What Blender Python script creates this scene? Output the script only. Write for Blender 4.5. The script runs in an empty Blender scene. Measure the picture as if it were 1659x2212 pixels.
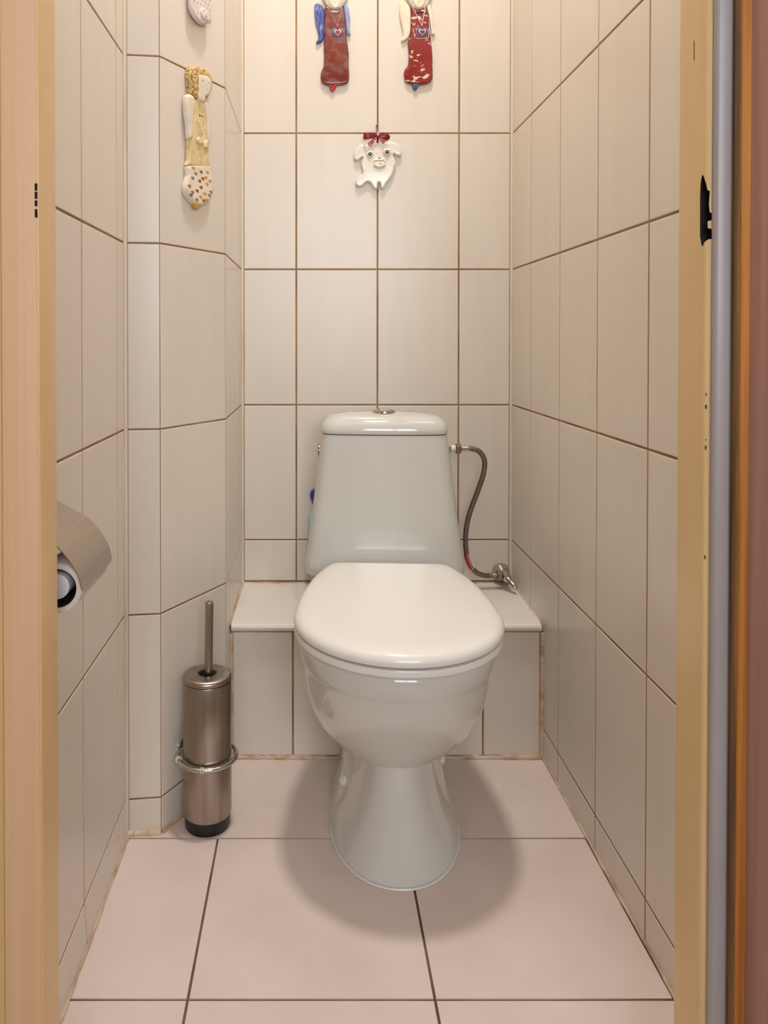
import bpy, bmesh, math, random
from mathutils import Matrix, Vector
from mathutils.geometry import delaunay_2d_cdt
random.seed(7)
S = bpy.context.scene
COL = S.collection
R = math.radians

# ------------------------------------------------------------------ camera
EYE = 0.903
cam_d = bpy.data.cameras.new('camera'); cam = bpy.data.objects.new('camera', cam_d); COL.objects.link(cam)
cam.location = (0, 0, EYE)
cam.rotation_euler = (R(90) - 0.0134, 0, 0)
cam_d.sensor_fit = 'VERTICAL'; cam_d.sensor_height = 36; cam_d.sensor_width = 36
cam_d.lens = 1643.65 * 36 / 2212
cam_d.shift_x = (829.5 - 672.55) / 2212
cam_d.shift_y = (755.47 - 1106) / 2212
cam_d.clip_start = 0.01
S.camera = cam

# ------------------------------------------------------------------ world, lights, exposure
W = bpy.data.worlds.new('world'); S.world = W; W.use_nodes = True
W.node_tree.nodes['Background'].inputs[0].default_value = (0.86, 0.92, 1.0, 1)     # pale overcast daylight outside the added hall window
W.node_tree.nodes['Background'].inputs[1].default_value = 4.3
LAMP = (0.134, 1.24, 3.00)           # flush lamp on the toilet room ceiling
LAMP_W, LAMP_C = 5.9, (1.0, 0.985, 0.97)
WIN = (-0.35, 1.05, 0.90, 2.10)     # hall window added in the unseen wall behind the camera, for cool frontal light: x0, x1, z0, z1
pd = bpy.data.lights.new('added_window_portal', 'AREA'); pd.shape = 'RECTANGLE'; pd.size = WIN[1] - WIN[0]; pd.size_y = WIN[3] - WIN[2]
pd.cycles.is_portal = True
po = bpy.data.objects.new('added_window_portal', pd); COL.objects.link(po)
po.location = ((WIN[0] + WIN[1])/2, -1.46, (WIN[2] + WIN[3])/2); po.rotation_euler = (R(90), 0, 0)
S.view_settings.view_transform = 'Standard'
S.view_settings.look = 'None'
S.view_settings.gamma = 1
S.view_settings.use_curve_mapping = False
S.view_settings.exposure = 1.0

# ------------------------------------------------------------------ helpers
def lin(c):
    return tuple(((v / 255) / 12.92 if v / 255 <= 0.04045 else ((v / 255 + 0.055) / 1.055) ** 2.4) for v in c) + (1,)

def mat(name, c, rough=0.5, metal=0.0, c2=None, scale=(5, 5, 5), var=1.0, bump=0.0, bscale=200, coat=0.0,
        rnd=0.0, spec=0.5, emis=0.0, aniso=0.0, detail=3.0, lo=0.35, hi=0.65, rvar=0.0):
    m = bpy.data.materials.new(name); m.use_nodes = True
    nt = m.node_tree; N = nt.nodes; L = nt.links; b = N['Principled BSDF']
    b.inputs['Base Color'].default_value = lin(c); b.inputs['Roughness'].default_value = rough
    b.inputs['Metallic'].default_value = metal; b.inputs['Specular IOR Level'].default_value = spec
    b.inputs['Coat Weight'].default_value = coat; b.inputs['Coat Roughness'].default_value = 0.05
    b.inputs['Anisotropic'].default_value = aniso
    tc = N.new('ShaderNodeTexCoord'); mp = N.new('ShaderNodeMapping'); mp.inputs['Scale'].default_value = scale
    L.new(tc.outputs['Object'], mp.inputs['Vector'])
    oi = N.new('ShaderNodeObjectInfo')
    ad = N.new('ShaderNodeVectorMath'); ad.operation = 'ADD'
    sc = N.new('ShaderNodeVectorMath'); sc.operation = 'SCALE'; sc.inputs['Scale'].default_value = 37.0
    cb = N.new('ShaderNodeCombineXYZ'); 
    for i in range(3): L.new(oi.outputs['Random'], cb.inputs[i])
    L.new(cb.outputs[0], sc.inputs[0]); L.new(mp.outputs[0], ad.inputs[0]); L.new(sc.outputs[0], ad.inputs[1])
    nz = N.new('ShaderNodeTexNoise'); nz.inputs['Scale'].default_value = 1; nz.inputs['Detail'].default_value = detail
    L.new(ad.outputs[0], nz.inputs['Vector'])
    if c2 is not None:
        rp = N.new('ShaderNodeMapRange'); rp.inputs['From Min'].default_value = lo; rp.inputs['From Max'].default_value = hi
        rp.inputs['To Max'].default_value = var
        L.new(nz.outputs['Fac'], rp.inputs['Value'])
        mx = N.new('ShaderNodeMix'); mx.data_type = 'RGBA'
        mx.inputs[6].default_value = lin(c); mx.inputs[7].default_value = lin(c2)
        L.new(rp.outputs[0], mx.inputs[0]); out = mx.outputs[2]
        if rnd:
            hs = N.new('ShaderNodeHueSaturation'); ma = N.new('ShaderNodeMapRange')
            ma.inputs['To Min'].default_value = 1 - rnd; ma.inputs['To Max'].default_value = 1 + rnd
            L.new(oi.outputs['Random'], ma.inputs['Value']); L.new(ma.outputs[0], hs.inputs['Value'])
            L.new(out, hs.inputs['Color']); out = hs.outputs[0]
        L.new(out, b.inputs['Base Color'])
    if rvar:
        rr = N.new('ShaderNodeMapRange'); rr.inputs['To Min'].default_value = rough - rvar; rr.inputs['To Max'].default_value = rough + rvar
        L.new(nz.outputs['Fac'], rr.inputs['Value']); L.new(rr.outputs[0], b.inputs['Roughness'])
    if bump:
        n2 = N.new('ShaderNodeTexNoise'); n2.inputs['Scale'].default_value = bscale; n2.inputs['Detail'].default_value = 2
        L.new(tc.outputs['Object'], n2.inputs['Vector'])
        bp = N.new('ShaderNodeBump'); bp.inputs['Strength'].default_value = bump; bp.inputs['Distance'].default_value = 0.002
        L.new(n2.outputs['Fac'], bp.inputs['Height']); L.new(bp.outputs[0], b.inputs['Normal'])
    if emis:
        b.inputs['Emission Color'].default_value = lin(c); b.inputs['Emission Strength'].default_value = emis
    return m

M = {
 'tile':   mat('wall tile glaze', (225, 214, 200), 0.30, c2=(219, 207, 191), scale=(26, 3.2, 3), var=.55, rnd=.012, spec=.45, lo=.3, hi=.7),
 'grout':  mat('tan grout', (164, 128, 90), 0.9, c2=(130, 99, 66), scale=(9, 9, 9)),
 'silic':  mat('beige silicone', (222, 207, 186), 0.5, c2=(206, 178, 144), scale=(30, 30, 5), lo=.5, hi=.85),
 'silicd': mat('stained floor silicone', (212, 190, 164), 0.6, c2=(168, 132, 96), scale=(22, 22, 40), lo=.42, hi=.7, bump=.3, bscale=300),
 'floor':  mat('floor tile glaze', (226, 208, 198), 0.42, c2=(219, 199, 188), scale=(7, 7, 7), rnd=.01, spec=.4, detail=5),
 'fgrout': mat('brown floor grout', (128, 98, 74), 0.9, c2=(96, 72, 54), scale=(14, 14, 14)),
 'porc':   mat('white porcelain', (212, 210, 202), 0.09, c2=(209, 207, 199), spec=.5, coat=.5),
 'lid':    mat('glossy white plastic', (236, 231, 222), 0.17, c2=(234, 229, 220), spec=.5),
 'lamin':  mat('white laminate', (230, 222, 210), 0.16, c2=(226, 217, 204), scale=(6, 6, 6)),
 'steel':  mat('brushed steel', (172, 162, 152), 0.30, 1.0, c2=(156, 144, 132), scale=(60, 60, 2.5), aniso=.5, rvar=.06),
 'steelh': mat('brushed steel sheet', (190, 178, 164), 0.34, 1.0, c2=(184, 172, 157), scale=(400, 8, 400), rvar=.06),
 'chrome': mat('chrome', (206, 204, 202), 0.09, 1.0, c2=(196, 192, 188)),
 'brass':  mat('nickel brass', (164, 142, 112), 0.25, 1.0, c2=(140, 122, 98), scale=(90, 90, 90)),
 'braid':  mat('braided steel hose', (150, 140, 126), 0.38, 1.0, c2=(112, 102, 90), scale=(420, 420, 420), bump=.6, bscale=900),
 'black':  mat('black plastic', (22, 20, 19), 0.45, c2=(30, 27, 26)),
 'bargrey': mat('grey brown glaze', (126, 112, 98), 0.4),
 'cordp': mat('pale pink glaze', (206, 140, 124), 0.3),
 'void':   mat('dark of holes and chips', (20, 15, 13), 0.9, c2=(44, 25, 19), scale=(60, 60, 60)),  # near-black; puts the dark of holes into colour, also colours paint chips
 'frame':  mat('cream enamel paint', (232, 197, 140), 0.33, c2=(226, 189, 131), scale=(14, 14, 4), bump=.08, bscale=60),
 'framecool': mat('cool lit cream enamel', (174, 164, 162), 0.35, c2=(164, 153, 150), scale=(14, 14, 4), bump=.08, bscale=60),  # same cream paint, with the grey of cool hall light put into its colour
 'oak':    mat('orange brown stained wood', (206, 136, 62), 0.5, c2=(164, 98, 38), scale=(90, 90, 3), detail=5),
 'oakd':   mat('dark brown weathered wood', (140, 104, 62), 0.55, c2=(96, 66, 36), scale=(90, 90, 4), detail=5),
 'peach':  mat('peach wood paint', (238, 197, 155), 0.5, c2=(231, 186, 141), scale=(75, 75, 1.2), detail=4),
 'leaf':   mat('mauve brown door film', (196, 156, 144), 0.55, c2=(182, 142, 130), scale=(120, 120, 2.5), detail=5),
 'plast':  mat('white plaster', (232, 226, 216), 0.85, c2=(226, 219, 208), scale=(4, 4, 4)),
 'hallw':  mat('hall wall paint', (226, 220, 214), 0.85, c2=(220, 214, 208), scale=(4, 4, 4)),
 'hallf':  mat('hall floor', (150, 120, 96), 0.5, c2=(132, 102, 78), scale=(3, 30, 3)),
 'paper':  mat('white tissue', (222, 212, 206), 0.9, c2=(212, 200, 194), scale=(60, 60, 60), bump=.3, bscale=250),
 'spindle':mat('grey white plastic', (206, 204, 210), 0.4, c2=(198, 196, 204)),
 'glass':  mat('opal lamp glass', (255, 240, 222), 0.3, emis=6.0),
 'cream':  mat('cream glazed clay', (232, 220, 196), 0.22, c2=(224, 208, 180), scale=(40, 40, 40), coat=.3),
 'skin':   mat('pale matt clay', (228, 214, 194), 0.42, c2=(222, 206, 184), scale=(40, 40, 40)),
 'ochre':  mat('ochre washed clay', (232, 212, 164), 0.5, c2=(210, 180, 122), scale=(70, 70, 70), bump=.5, bscale=350, detail=6),
 'hair':   mat('ochre curled hair', (222, 190, 124), 0.55, c2=(140, 98, 44), scale=(240, 240, 240), bump=1.0, bscale=420, lo=.45, hi=.62),
 'hairw':  mat('white curled hair', (226, 218, 204), 0.5, c2=(186, 176, 160), scale=(260, 260, 260), bump=1.0, bscale=420),
 'skirt':  mat('spotted cream clay', (234, 222, 202), 0.35, c2=(228, 212, 188), scale=(50, 50, 50)),
 'spot1':  mat('brown glaze', (150, 88, 36), 0.3), 'spot2': mat('orange glaze', (200, 148, 72), 0.3), 'spot3': mat('mauve glaze', (150, 112, 112), 0.3),
 'redA':   mat('marbled dark red glaze', (116, 28, 26), 0.16, c2=(132, 98, 88), scale=(48, 62, 48), coat=.6, lo=.45, hi=.75, detail=4),
 'redB':   mat('red glaze with bare streaks', (134, 10, 22), 0.16, c2=(226, 206, 184), scale=(70, 110, 70), coat=.6, lo=.60, hi=.66, detail=3),
 'blueA':  mat('blue streaked glaze', (52, 70, 142), 0.25, c2=(176, 184, 214), scale=(700, 60, 700), lo=.5, hi=.72),
 'blueL':  mat('pale blue glaze', (150, 160, 196), 0.2, c2=(98, 112, 168), scale=(500, 60, 500), lo=.5, hi=.7),
 'blue':   mat('cobalt glaze', (48, 66, 140), 0.15, c2=(60, 78, 152)),
 'blueg':  mat('blue grey glaze', (92, 104, 138), 0.25, c2=(60, 70, 104), scale=(200, 200, 200)),
 'red':    mat('bright red glaze', (196, 28, 34), 0.15, c2=(180, 24, 30)),
 'redd':   mat('dull red glaze', (158, 52, 50), 0.2, c2=(140, 40, 40)),
 'redo':   mat('orange red glaze', (196, 66, 48), 0.2, c2=(170, 40, 34), scale=(200, 200, 200)),
 'white':  mat('white glazed clay', (232, 224, 212), 0.2, c2=(228, 219, 206), coat=.4),
 'dogw':   mat('ivory glazed clay', (236, 228, 214), 0.14, c2=(232, 222, 206), scale=(30, 30, 30), coat=.5),
 'eyeb':   mat('black glaze', (12, 11, 11), 0.12),
 'brown':  mat('brown line', (104, 74, 46), 0.5), 'gold': mat('yellow glaze', (228, 178, 62), 0.3),
 'ribbon': mat('dark red satin ribbon', (142, 14, 28), 0.32, c2=(120, 8, 20), scale=(60, 60, 60)),
 'ribbon2':mat('patterned red ribbon', (176, 30, 44), 0.4, c2=(232, 196, 190), scale=(260, 260, 260), lo=.56, hi=.62),
 'plaque': mat('unglazed white clay', (224, 210, 204), 0.6, c2=(214, 198, 192), scale=(60, 60, 60)),
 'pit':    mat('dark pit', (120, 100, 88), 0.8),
 'bluecap':mat('dark blue plastic', (24, 46, 150), 0.3, c2=(20, 40, 140)),
 'bottle': mat('pale blue plastic', (176, 206, 220), 0.25, c2=(166, 198, 214)),
 'tagw':   mat('white tape', (226, 214, 204), 0.5), 'tagr': mat('red print', (190, 30, 40), 0.5),
 'bolt':   mat('white plastic cap', (226, 224, 218), 0.3), 'rubber': mat('cream rubber band', (214, 196, 152), 0.6),
 'clear':  mat('translucent plastic', (220, 212, 196), 0.2),
}
M['clear'].node_tree.nodes['Principled BSDF'].inputs['Transmission Weight'].default_value = 0.7

def link(name, me, m=None, parent=None, smooth=False):
    o = bpy.data.objects.new(name, me); COL.objects.link(o)
    if m is not None:
        for mm in (m if isinstance(m, (list, tuple)) else [m]): me.materials.append(mm)
    if parent: o.parent = parent
    if smooth: shade(me)
    return o

def shade(me, angle=40):
    for p in me.polygons: p.use_smooth = True
    try: me.set_sharp_from_angle(angle=R(angle))
    except Exception: pass

def mesh(name, v, f, m, parent=None, smooth=False):
    me = bpy.data.meshes.new(name); me.from_pydata([tuple(p) for p in v], [], f); me.validate(); me.update()
    bm = bmesh.new(); bm.from_mesh(me); bmesh.ops.recalc_face_normals(bm, faces=bm.faces); bm.to_mesh(me); bm.free()
    return link(name, me, m, parent, smooth)

def bmobj(name, bm, m, parent=None, smooth=False, recalc=True):
    if recalc: bmesh.ops.recalc_face_normals(bm, faces=bm.faces)
    me = bpy.data.meshes.new(name); bm.to_mesh(me); bm.free()
    return link(name, me, m, parent, smooth)

def empty(name, loc, rot=None):
    o = bpy.data.objects.new(name, None); COL.objects.link(o)
    if rot is not None: o.matrix_world = Matrix.Translation(loc) @ rot
    else: o.location = loc
    o.empty_display_size = 0.02
    return o

def tag(o, label=None, cat=None, group=None, kind=None):
    if label: o['label'] = label
    if cat: o['category'] = cat
    if group: o['group'] = group
    if kind: o['kind'] = kind
    return o

def box_bm(bm, x0, x1, y0, y1, z0, z1, bev=0.0, seg=2):
    v = [bm.verts.new(p) for p in ((x0,y0,z0),(x1,y0,z0),(x1,y1,z0),(x0,y1,z0),(x0,y0,z1),(x1,y0,z1),(x1,y1,z1),(x0,y1,z1))]
    fs = [bm.faces.new([v[i] for i in q]) for q in ((3,2,1,0),(4,5,6,7),(0,1,5,4),(1,2,6,5),(2,3,7,6),(3,0,4,7))]
    if bev:
        es = list({e for f in fs for e in f.edges})
        bmesh.ops.bevel(bm, geom=es, offset=bev, segments=seg, affect='EDGES', profile=.5)
    return bm

def box(name, x0, x1, y0, y1, z0, z1, m, parent=None, bev=0.0, seg=2):
    return bmobj(name, box_bm(bmesh.new(), x0, x1, y0, y1, z0, z1, bev, seg), m, parent, smooth=bev > 0)

def loft_bm(bm, rings, cap0=True, cap1=True, close=False):
    vs = [[bm.verts.new(p) for p in r] for r in rings]
    n = len(vs[0]); seq = list(zip(vs[:-1], vs[1:])) + ([(vs[-1], vs[0])] if close else [])
    for a, b in seq:
        for i in range(n):
            j = (i + 1) % n
            bm.faces.new((a[i], a[j], b[j], b[i]))
    if not close:
        if cap0: bm.faces.new(list(reversed(vs[0])))
        if cap1: bm.faces.new(vs[-1])
    return bm

def ring(cx, cy, z, r, n=32):
    return [(cx + r * math.cos(2*math.pi*i/n), cy + r * math.sin(2*math.pi*i/n), z) for i in range(n)]

def lathe(name, prof, m, parent=None, n=40, rot=None, loc=None, cap=True):
    """prof: list of (r, z) about the local z axis"""
    bm = bmesh.new(); loft_bm(bm, [ring(0, 0, z, max(r, 1e-5), n) for r, z in prof], cap, cap)
    bmesh.ops.remove_doubles(bm, verts=bm.verts, dist=2e-5)
    T = Matrix.Identity(4)
    if rot is not None: T = rot.to_4x4()
    if loc is not None: T = Matrix.Translation(loc) @ T
    bmesh.ops.transform(bm, matrix=T, verts=bm.verts)
    return bmobj(name, bm, m, parent, smooth=True)

def catmull(pts, k=4, closed=True):
    P = [Vector(p) for p in pts]; n = len(P); out = []
    for i in range(n if closed else n - 1):
        if closed: a, b, c, d = P[i-1], P[i], P[(i+1) % n], P[(i+2) % n]
        else: a, b, c, d = P[max(i-1, 0)], P[i], P[i+1], P[min(i+2, n-1)]
        for j in range(k):
            t = j / k
            out.append(0.5 * ((2*b) + (c-a)*t + (2*a-5*b+4*c-d)*t*t + (-a+3*b-3*c+d)*t**3))
    if not closed: out.append(P[-1])
    return out

def tube_bm(bm, pts, r, n=12, closed=False):
    P = [Vector(p) for p in pts]; rings = []; up = None
    for i, p in enumerate(P):
        if closed: t = (P[(i+1) % len(P)] - P[i-1]).normalized()
        else: t = (P[min(i+1, len(P)-1)] - P[max(i-1, 0)]).normalized()
        if up is None: up = Vector((0, 0, 1)) if abs(t.z) < .9 else Vector((1, 0, 0))
        s = t.cross(up).normalized(); up = s.cross(t).normalized()
        rr = r[i] if isinstance(r, (list, tuple)) else r
        rings.append([p + rr*(math.cos(2*math.pi*k/n)*s + math.sin(2*math.pi*k/n)*up) for k in range(n)])
    return loft_bm(bm, rings, close=closed)

def tube(name, pts, r, m, parent=None, n=12, closed=False):
    return bmobj(name, tube_bm(bmesh.new(), pts, r, n, closed), m, parent, smooth=True)

def basis(a, loc):
    """wall frame: local x along the wall, y up, z out of the wall"""
    a = Vector(a).normalized(); b = Vector((0, 0, 1)); n = a.cross(b)
    return Matrix.Translation(loc) @ Matrix((a, b, n)).transposed().to_4x4()

# ------------------------------------------------------------------ structure: tiled walls
PH, PW, Z0, GAP = 0.3379, 0.2025, 0.4018, 0.0038
ROWS = [(0.0, Z0 - PH)] + [(Z0 + k*PH, Z0 + (k+1)*PH) for k in range(-1, 6)]
CEIL = 3.00
YB, XR, XL = 1.898, 0.500, -0.3378
C1, C2, C3, C4 = (XL, 1.3763), (-0.2749, 1.3837), (-0.1751, 1.5594), (-0.1735, YB)
YD = 0.84                              # inner face of the door wall
tile_cache = {}
def tile_mesh(w, h, m, th=0.0035, e=0.0009):
    key = (round(w, 4), round(h, 4), m.name)
    if key in tile_cache: return tile_cache[key]
    W2, H2 = w/2, h/2; v = []
    for z, i in ((-th, 0), (-e, 0), (-e*.25, e*.6), (0, e*1.8)):
        v += [(-W2+i, -H2+i, z), (W2-i, -H2+i, z), (W2-i, H2-i, z), (-W2+i, H2-i, z)]
    f = [(3, 2, 1, 0), (12, 13, 14, 15)]
    for k in range(3):
        for i in range(4):
            j = (i+1) % 4; f.append((4*k+i, 4*k+j, 4*k+4+j, 4*k+4+i))
    me = bpy.data.meshes.new('tile'); me.from_pydata(v, [], f); me.materials.append(m); me.update()
    tile_cache[key] = me
    return me

def lay(parent, a, p0, joints, rows, m, name='wall_tile', tilt=0.0006, gap=GAP, lean=0.0):
    """tiles on a vertical wall face: p0 = (x,y) of the start, a = direction, joints = distances along it"""
    a = Vector((a[0], a[1], 0)).normalized()
    for (z0, z1) in rows:
        for s0, s1 in zip(joints[:-1], joints[1:]):
            if s1 - s0 < 0.006: continue
            g0 = gap/2; w, h = s1 - s0 - gap, z1 - z0 - gap
            c = Vector((p0[0], p0[1], 0)) + a*(s0+s1)/2; c.z = (z0+z1)/2
            o = bpy.data.objects.new(name, tile_mesh(w, h, m)); COL.objects.link(o)
            o.matrix_world = basis(a, c) @ Matrix.Translation((0, h/2, 0)) @ Matrix.Rotation(lean, 4, 'X') @ Matrix.Translation((0, -h/2, 0)) @ Matrix.Rotation(random.uniform(-tilt, tilt), 4, 'X') @ Matrix.Rotation(random.uniform(-tilt, tilt), 4, 'Y')
            o.parent = parent

def slab(name, a, p0, L, z0, z1, m, back=0.0009, th=0.05):
    a3 = Vector((a[0], a[1], 0)).normalized(); n = a3.cross(Vector((0, 0, 1))); p = Vector((p0[0], p0[1], 0))
    v = []
    for z in (z0, z1):
        for (s, d) in ((0, -back), (L, -back), (L, -back-th), (0, -back-th)):
            q = p + a3*s + n*d; v.append((q.x, q.y, z))
    return mesh(name, v, [(0,1,2,3),(4,5,6,7),(0,1,5,4),(1,2,6,5),(2,3,7,6),(3,0,4,7)], m)

def dist(p, q): return math.hypot(q[0]-p[0], q[1]-p[1])
ZT = ROWS[-1][1]

def upper(parent, a, p0, L):
    o = slab('plaster_strip', a, p0, L, ZT, CEIL, M['plast'], back=0.0, th=0.004); o.parent = parent

# back wall
wall_back = tag(slab('wall_back', (1, 0), (C4[0] - .03, YB), XR - C4[0] + .06, 0, CEIL, M['grout']), kind='structure')
xc = -0.0376
lay(wall_back, (1, 0), (0, YB), [C4[0] + .0045, xc, xc + PW, xc + 2*PW, XR - .0045], [r for r in ROWS if r[1] > .30] and
    [(0.298, Z0)] + [r for r in ROWS if r[0] > Z0 - .01], M['tile'])
upper(wall_back, (1, 0), (C4[0], YB), XR - C4[0])
# right wall  (runs from back towards the door)
wall_right = tag(slab('wall_right', (0, -1), (XR, YB + .05), YB + .05 - .72, 0, CEIL, M['grout']), kind='structure')
yr = 1.7371
lay(wall_right, (0, -1), (XR, 0), [-YB + .0045, -yr, -yr + PW, -yr + 2*PW, -yr + 3*PW, -yr + 4*PW, -YD], ROWS, M['tile'])
upper(wall_right, (0, -1), (XR, YB), YB - YD)
# left wall with its boxed-in corner
wall_left = tag(slab('wall_left', (0, 1), (XL, .72), C1[1] - .72 + .03, 0, CEIL, M['grout']), kind='structure')
yl = 1.3249
lay(wall_left, (0, 1), (XL, 0), [YD, yl - 2*PW, yl - PW, yl, C1[1] - .004], ROWS[1:], M['tile'])
lay(wall_left, (0, 1), (XL, 0), [YD, yl - 2*PW, yl - PW, yl, C1[1] - .004], ROWS[:1], M['tile'], lean=-.075)
upper(wall_left, (0, 1), (XL, YD), C1[1] - YD)
for (p, q, js) in ((C1, C2, None), (C2, C3, None), (C3, C4, 1.600)):
    d = (q[0]-p[0], q[1]-p[1]); L = dist(p, q)
    s = slab('boxing_core', d, p, L, 0, CEIL, M['grout'], th=.03); s.parent = wall_left
    if p is C1: jj = [0.004, L + .0005]
    elif p is C2: jj = [0.0, L]
    else: jj = [0.0, js - p[1] if False else .221, L - .0045]
    lay(wall_left, d, p, jj, ROWS, M['tile'], gap=.003)
    upper(wall_left, d, p, L)
# corner silicone
def bead(parent, p, q, r, m, name='silicone_bead', wob=0.0, n=6, seg=1):
    P = [Vector(p).lerp(Vector(q), i/seg) for i in range(seg+1)]
    rr = [r * (1 + wob*random.uniform(-1, 1)) for _ in P]
    return tube(name, P, rr, m, parent, n)
bead(wall_back, (C4[0]+.0005, YB - .0005, .295), (C4[0]+.0005, YB - .0005, ZT), .0052, M['silic'], n=10)
bead(wall_back, (XR - .0005, YB - .0005, .295), (XR - .0005, YB - .0005, ZT), .0052, M['silic'], n=10)
bead(wall_left, (C1[0]+.0005, C1[1] - .0005, 0), (C1[0]+.0005, C1[1] - .0005, ZT), .0048, M['silic'], n=10)

# low tiled ledge in front of the back wall
YL = 1.6305
ledge = tag(slab('wall_ledge', (1, 0), (C3[0] - .003, YL), XR - C3[0] + .003, 0, .2755, M['grout'], th=.03), kind='structure')
lay(ledge, (1, 0), (0, YL), [C3[0] + .005, -.0397, .1650, .3703, XR - .006], [(0.004, .2745)], M['tile'])
bead(ledge, (C3[0]+.002, YL - .0005, .004), (C3[0]+.002, YL - .0005, .272), .0052, M['silicd'], n=10, seg=14, wob=.1)
bead(ledge, (XR - .002, YL - .0005, .004), (XR - .002, YL - .0005, .272), .0058, M['silicd'], n=10, seg=14, wob=.1)
sh = bmesh.new()
prof = []
yf, zt, zb, hh = 1.6185, .2935, .2765, .0085
prof = [(YB - .004, zb), (yf + .0085, zb)]
for i in range(1, 8):
    t = -math.pi/2 - math.pi*i/8
    prof.append((yf + .0085 + .0085*math.cos(t), (zt+zb)/2 + hh*math.sin(t)))
prof += [(yf + .0085, zt), (YB - .004, zt)]
loft_bm(sh, [[(x, y, z) for y, z in prof] for x in (C3[0] + .0035, XR - .0075)])
tag(bmobj('shelf_board', sh, M['lamin'], smooth=True), 'white laminate board with rounded front edge capping the low tiled ledge', 'shelf')
bead(wall_back, (C4[0] + .004, YB - .002, zt), (XR - .006, YB - .002, zt), .0028, M['silicd'], seg=40, wob=.25)
bead(wall_left, (C3[0] + .002, yf + .004, zt - .001), (C4[0] + .002, YB - .004, zt - .001), .003, M['silicd'], seg=30, wob=.3)

# floor
floor = tag(mesh('floor', [(-.45, .70, -.0024), (.56, .70, -.0024), (.56, 1.70, -.0024), (-.45, 1.70, -.0024),
                           (-.45, .70, -.05), (.56, .70, -.05), (.56, 1.70, -.05), (-.45, 1.70, -.05)],
                 [(0,1,2,3),(4,5,6,7),(0,1,5,4),(1,2,6,5),(2,3,7,6),(3,0,4,7)], M['fgrout']), kind='structure')
def ftile(poly):
    """floor tile from a corner polygon in the floor plane"""
    bm = bmesh.new()
    bot = [bm.verts.new((x, y, -.0035)) for x, y in poly]; top = [bm.verts.new((x, y, -.0005)) for x, y in poly]
    bm.faces.new(list(reversed(bot))); f = bm.faces.new(top)
    n = len(poly)
    for i in range(n): bm.faces.new((bot[i], bot[(i+1) % n], top[(i+1) % n], top[i]))
    bmesh.ops.inset_individual(bm, faces=[f], thickness=.0011, depth=.0005)
    return bmobj('floor_tile', bm, M['floor'], floor)
g = .002
xs = [XL + .003, -.1692, .1693, XR - .003]
for (y0, y1) in ((.70, 1.0295), (1.0295, 1.3665)):
    for x0, x1 in zip(xs[:-1], xs[1:]):
        if (x1 == -.1692): ftile([(x0, y0 + g), (x1 - g, y0 + g), (x1 - g, y1 - g), (x0, y1 - g)])
        else: ftile([(x0 + g, y0 + g), (x1 - g, y0 + g), (x1 - g, y1 - g), (x0 + g, y1 - g)])
ftile([(XL + .003, 1.3665 + g), (.12, 1.3665 + g), (.12, YL - .003), (C3[0] + .002, YL - .003), (C3[0] + .002, C3[1]), (C2[0] + .003, C2[1] - .002), (XL + .003, C1[1] - .001)])
ftile([(.12 + .003, 1.3665 + g), (XR - .003, 1.3665 + g), (XR - .003, YL - .003), (.12 + .003, YL - .003)])
def fbead(p, q, r=.0045, seg=40, wob=.35, parent=floor):
    bead(parent, (p[0], p[1], .001), (q[0], q[1], .001), r, M['silicd'], 'floor_silicone', wob, 8, seg)
fbead((XR - .001, YD), (XR - .001, YL - .001), .0030)
fbead((XL + .0055, YD), (XL + .0055, C1[1]), .0027)
fbead((C1[0], C1[1] - .001), (C2[0], C2[1] - .002), .0065, 16)
fbead((C2[0], C2[1] - .001), (C3[0] + .001, C3[1]), .0062, 24)
fbead((C3[0], YL - .001), (XR, YL - .001), .0056, 60)
fbead((C3[0] + .001, C3[1]), (C3[0] + .001, YL), .0045, 10)

# ceiling, hallway, door wall
ceiling = tag(box('ceiling', -1.35, 1.35, -1.45, YB + .1, CEIL, CEIL + .06, M['plast']), kind='structure')
tag(box('floor_hall', -1.35, 1.35, -1.45, .70, -.05, 0, M['hallf']), kind='structure')
hb = bmesh.new()
for q in ((-1.35, WIN[0], 0, CEIL), (WIN[1], 1.35, 0, CEIL), (WIN[0], WIN[1], 0, WIN[2]), (WIN[0], WIN[1], WIN[3], CEIL)):
    box_bm(hb, q[0], q[1], -1.55, -1.45, q[2], q[3])
tag(bmobj('wall_hall_back', hb, M['hallw']), kind='structure')
win = tag(empty('added_window', ((WIN[0] + WIN[1])/2, -1.5, WIN[2])), kind='structure')  # unseen window, added to send cool daylight onto front-facing surfaces
hw, hz = (WIN[1] - WIN[0])/2, WIN[3] - WIN[2]
for q in ((-hw, -hw + .05, 0, hz), (hw - .05, hw, 0, hz), (-.03, .03, .05, hz - .05), (-hw + .05, hw - .05, 0, .05), (-hw + .05, hw - .05, hz - .05, hz)):
    box('added_window_frame', q[0], q[1], -.025, .025, q[2], q[3], M['plast'], win, .003)
box('added_window_sill', -hw - .04, hw + .04, .0, .14, -.03, -.002, M['plast'], win, .004)
tag(box('wall_hall_left', -1.4, -1.35, -1.5, .84, 0, CEIL, M['hallw']), kind='structure')
tag(box('wall_hall_right', 1.35, 1.4, -1.5, .84, 0, CEIL, M['hallw']), kind='structure')
wf = bmesh.new()
box_bm(wf, -1.35, -.328, .795, .838, 0, CEIL); box_bm(wf, .455, 1.35, .795, .838, 0, CEIL); box_bm(wf, -.328, .455, .795, .838, 2.03, CEIL)
tag(bmobj('wall_front', wf, M['hallw']), kind='structure')

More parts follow.
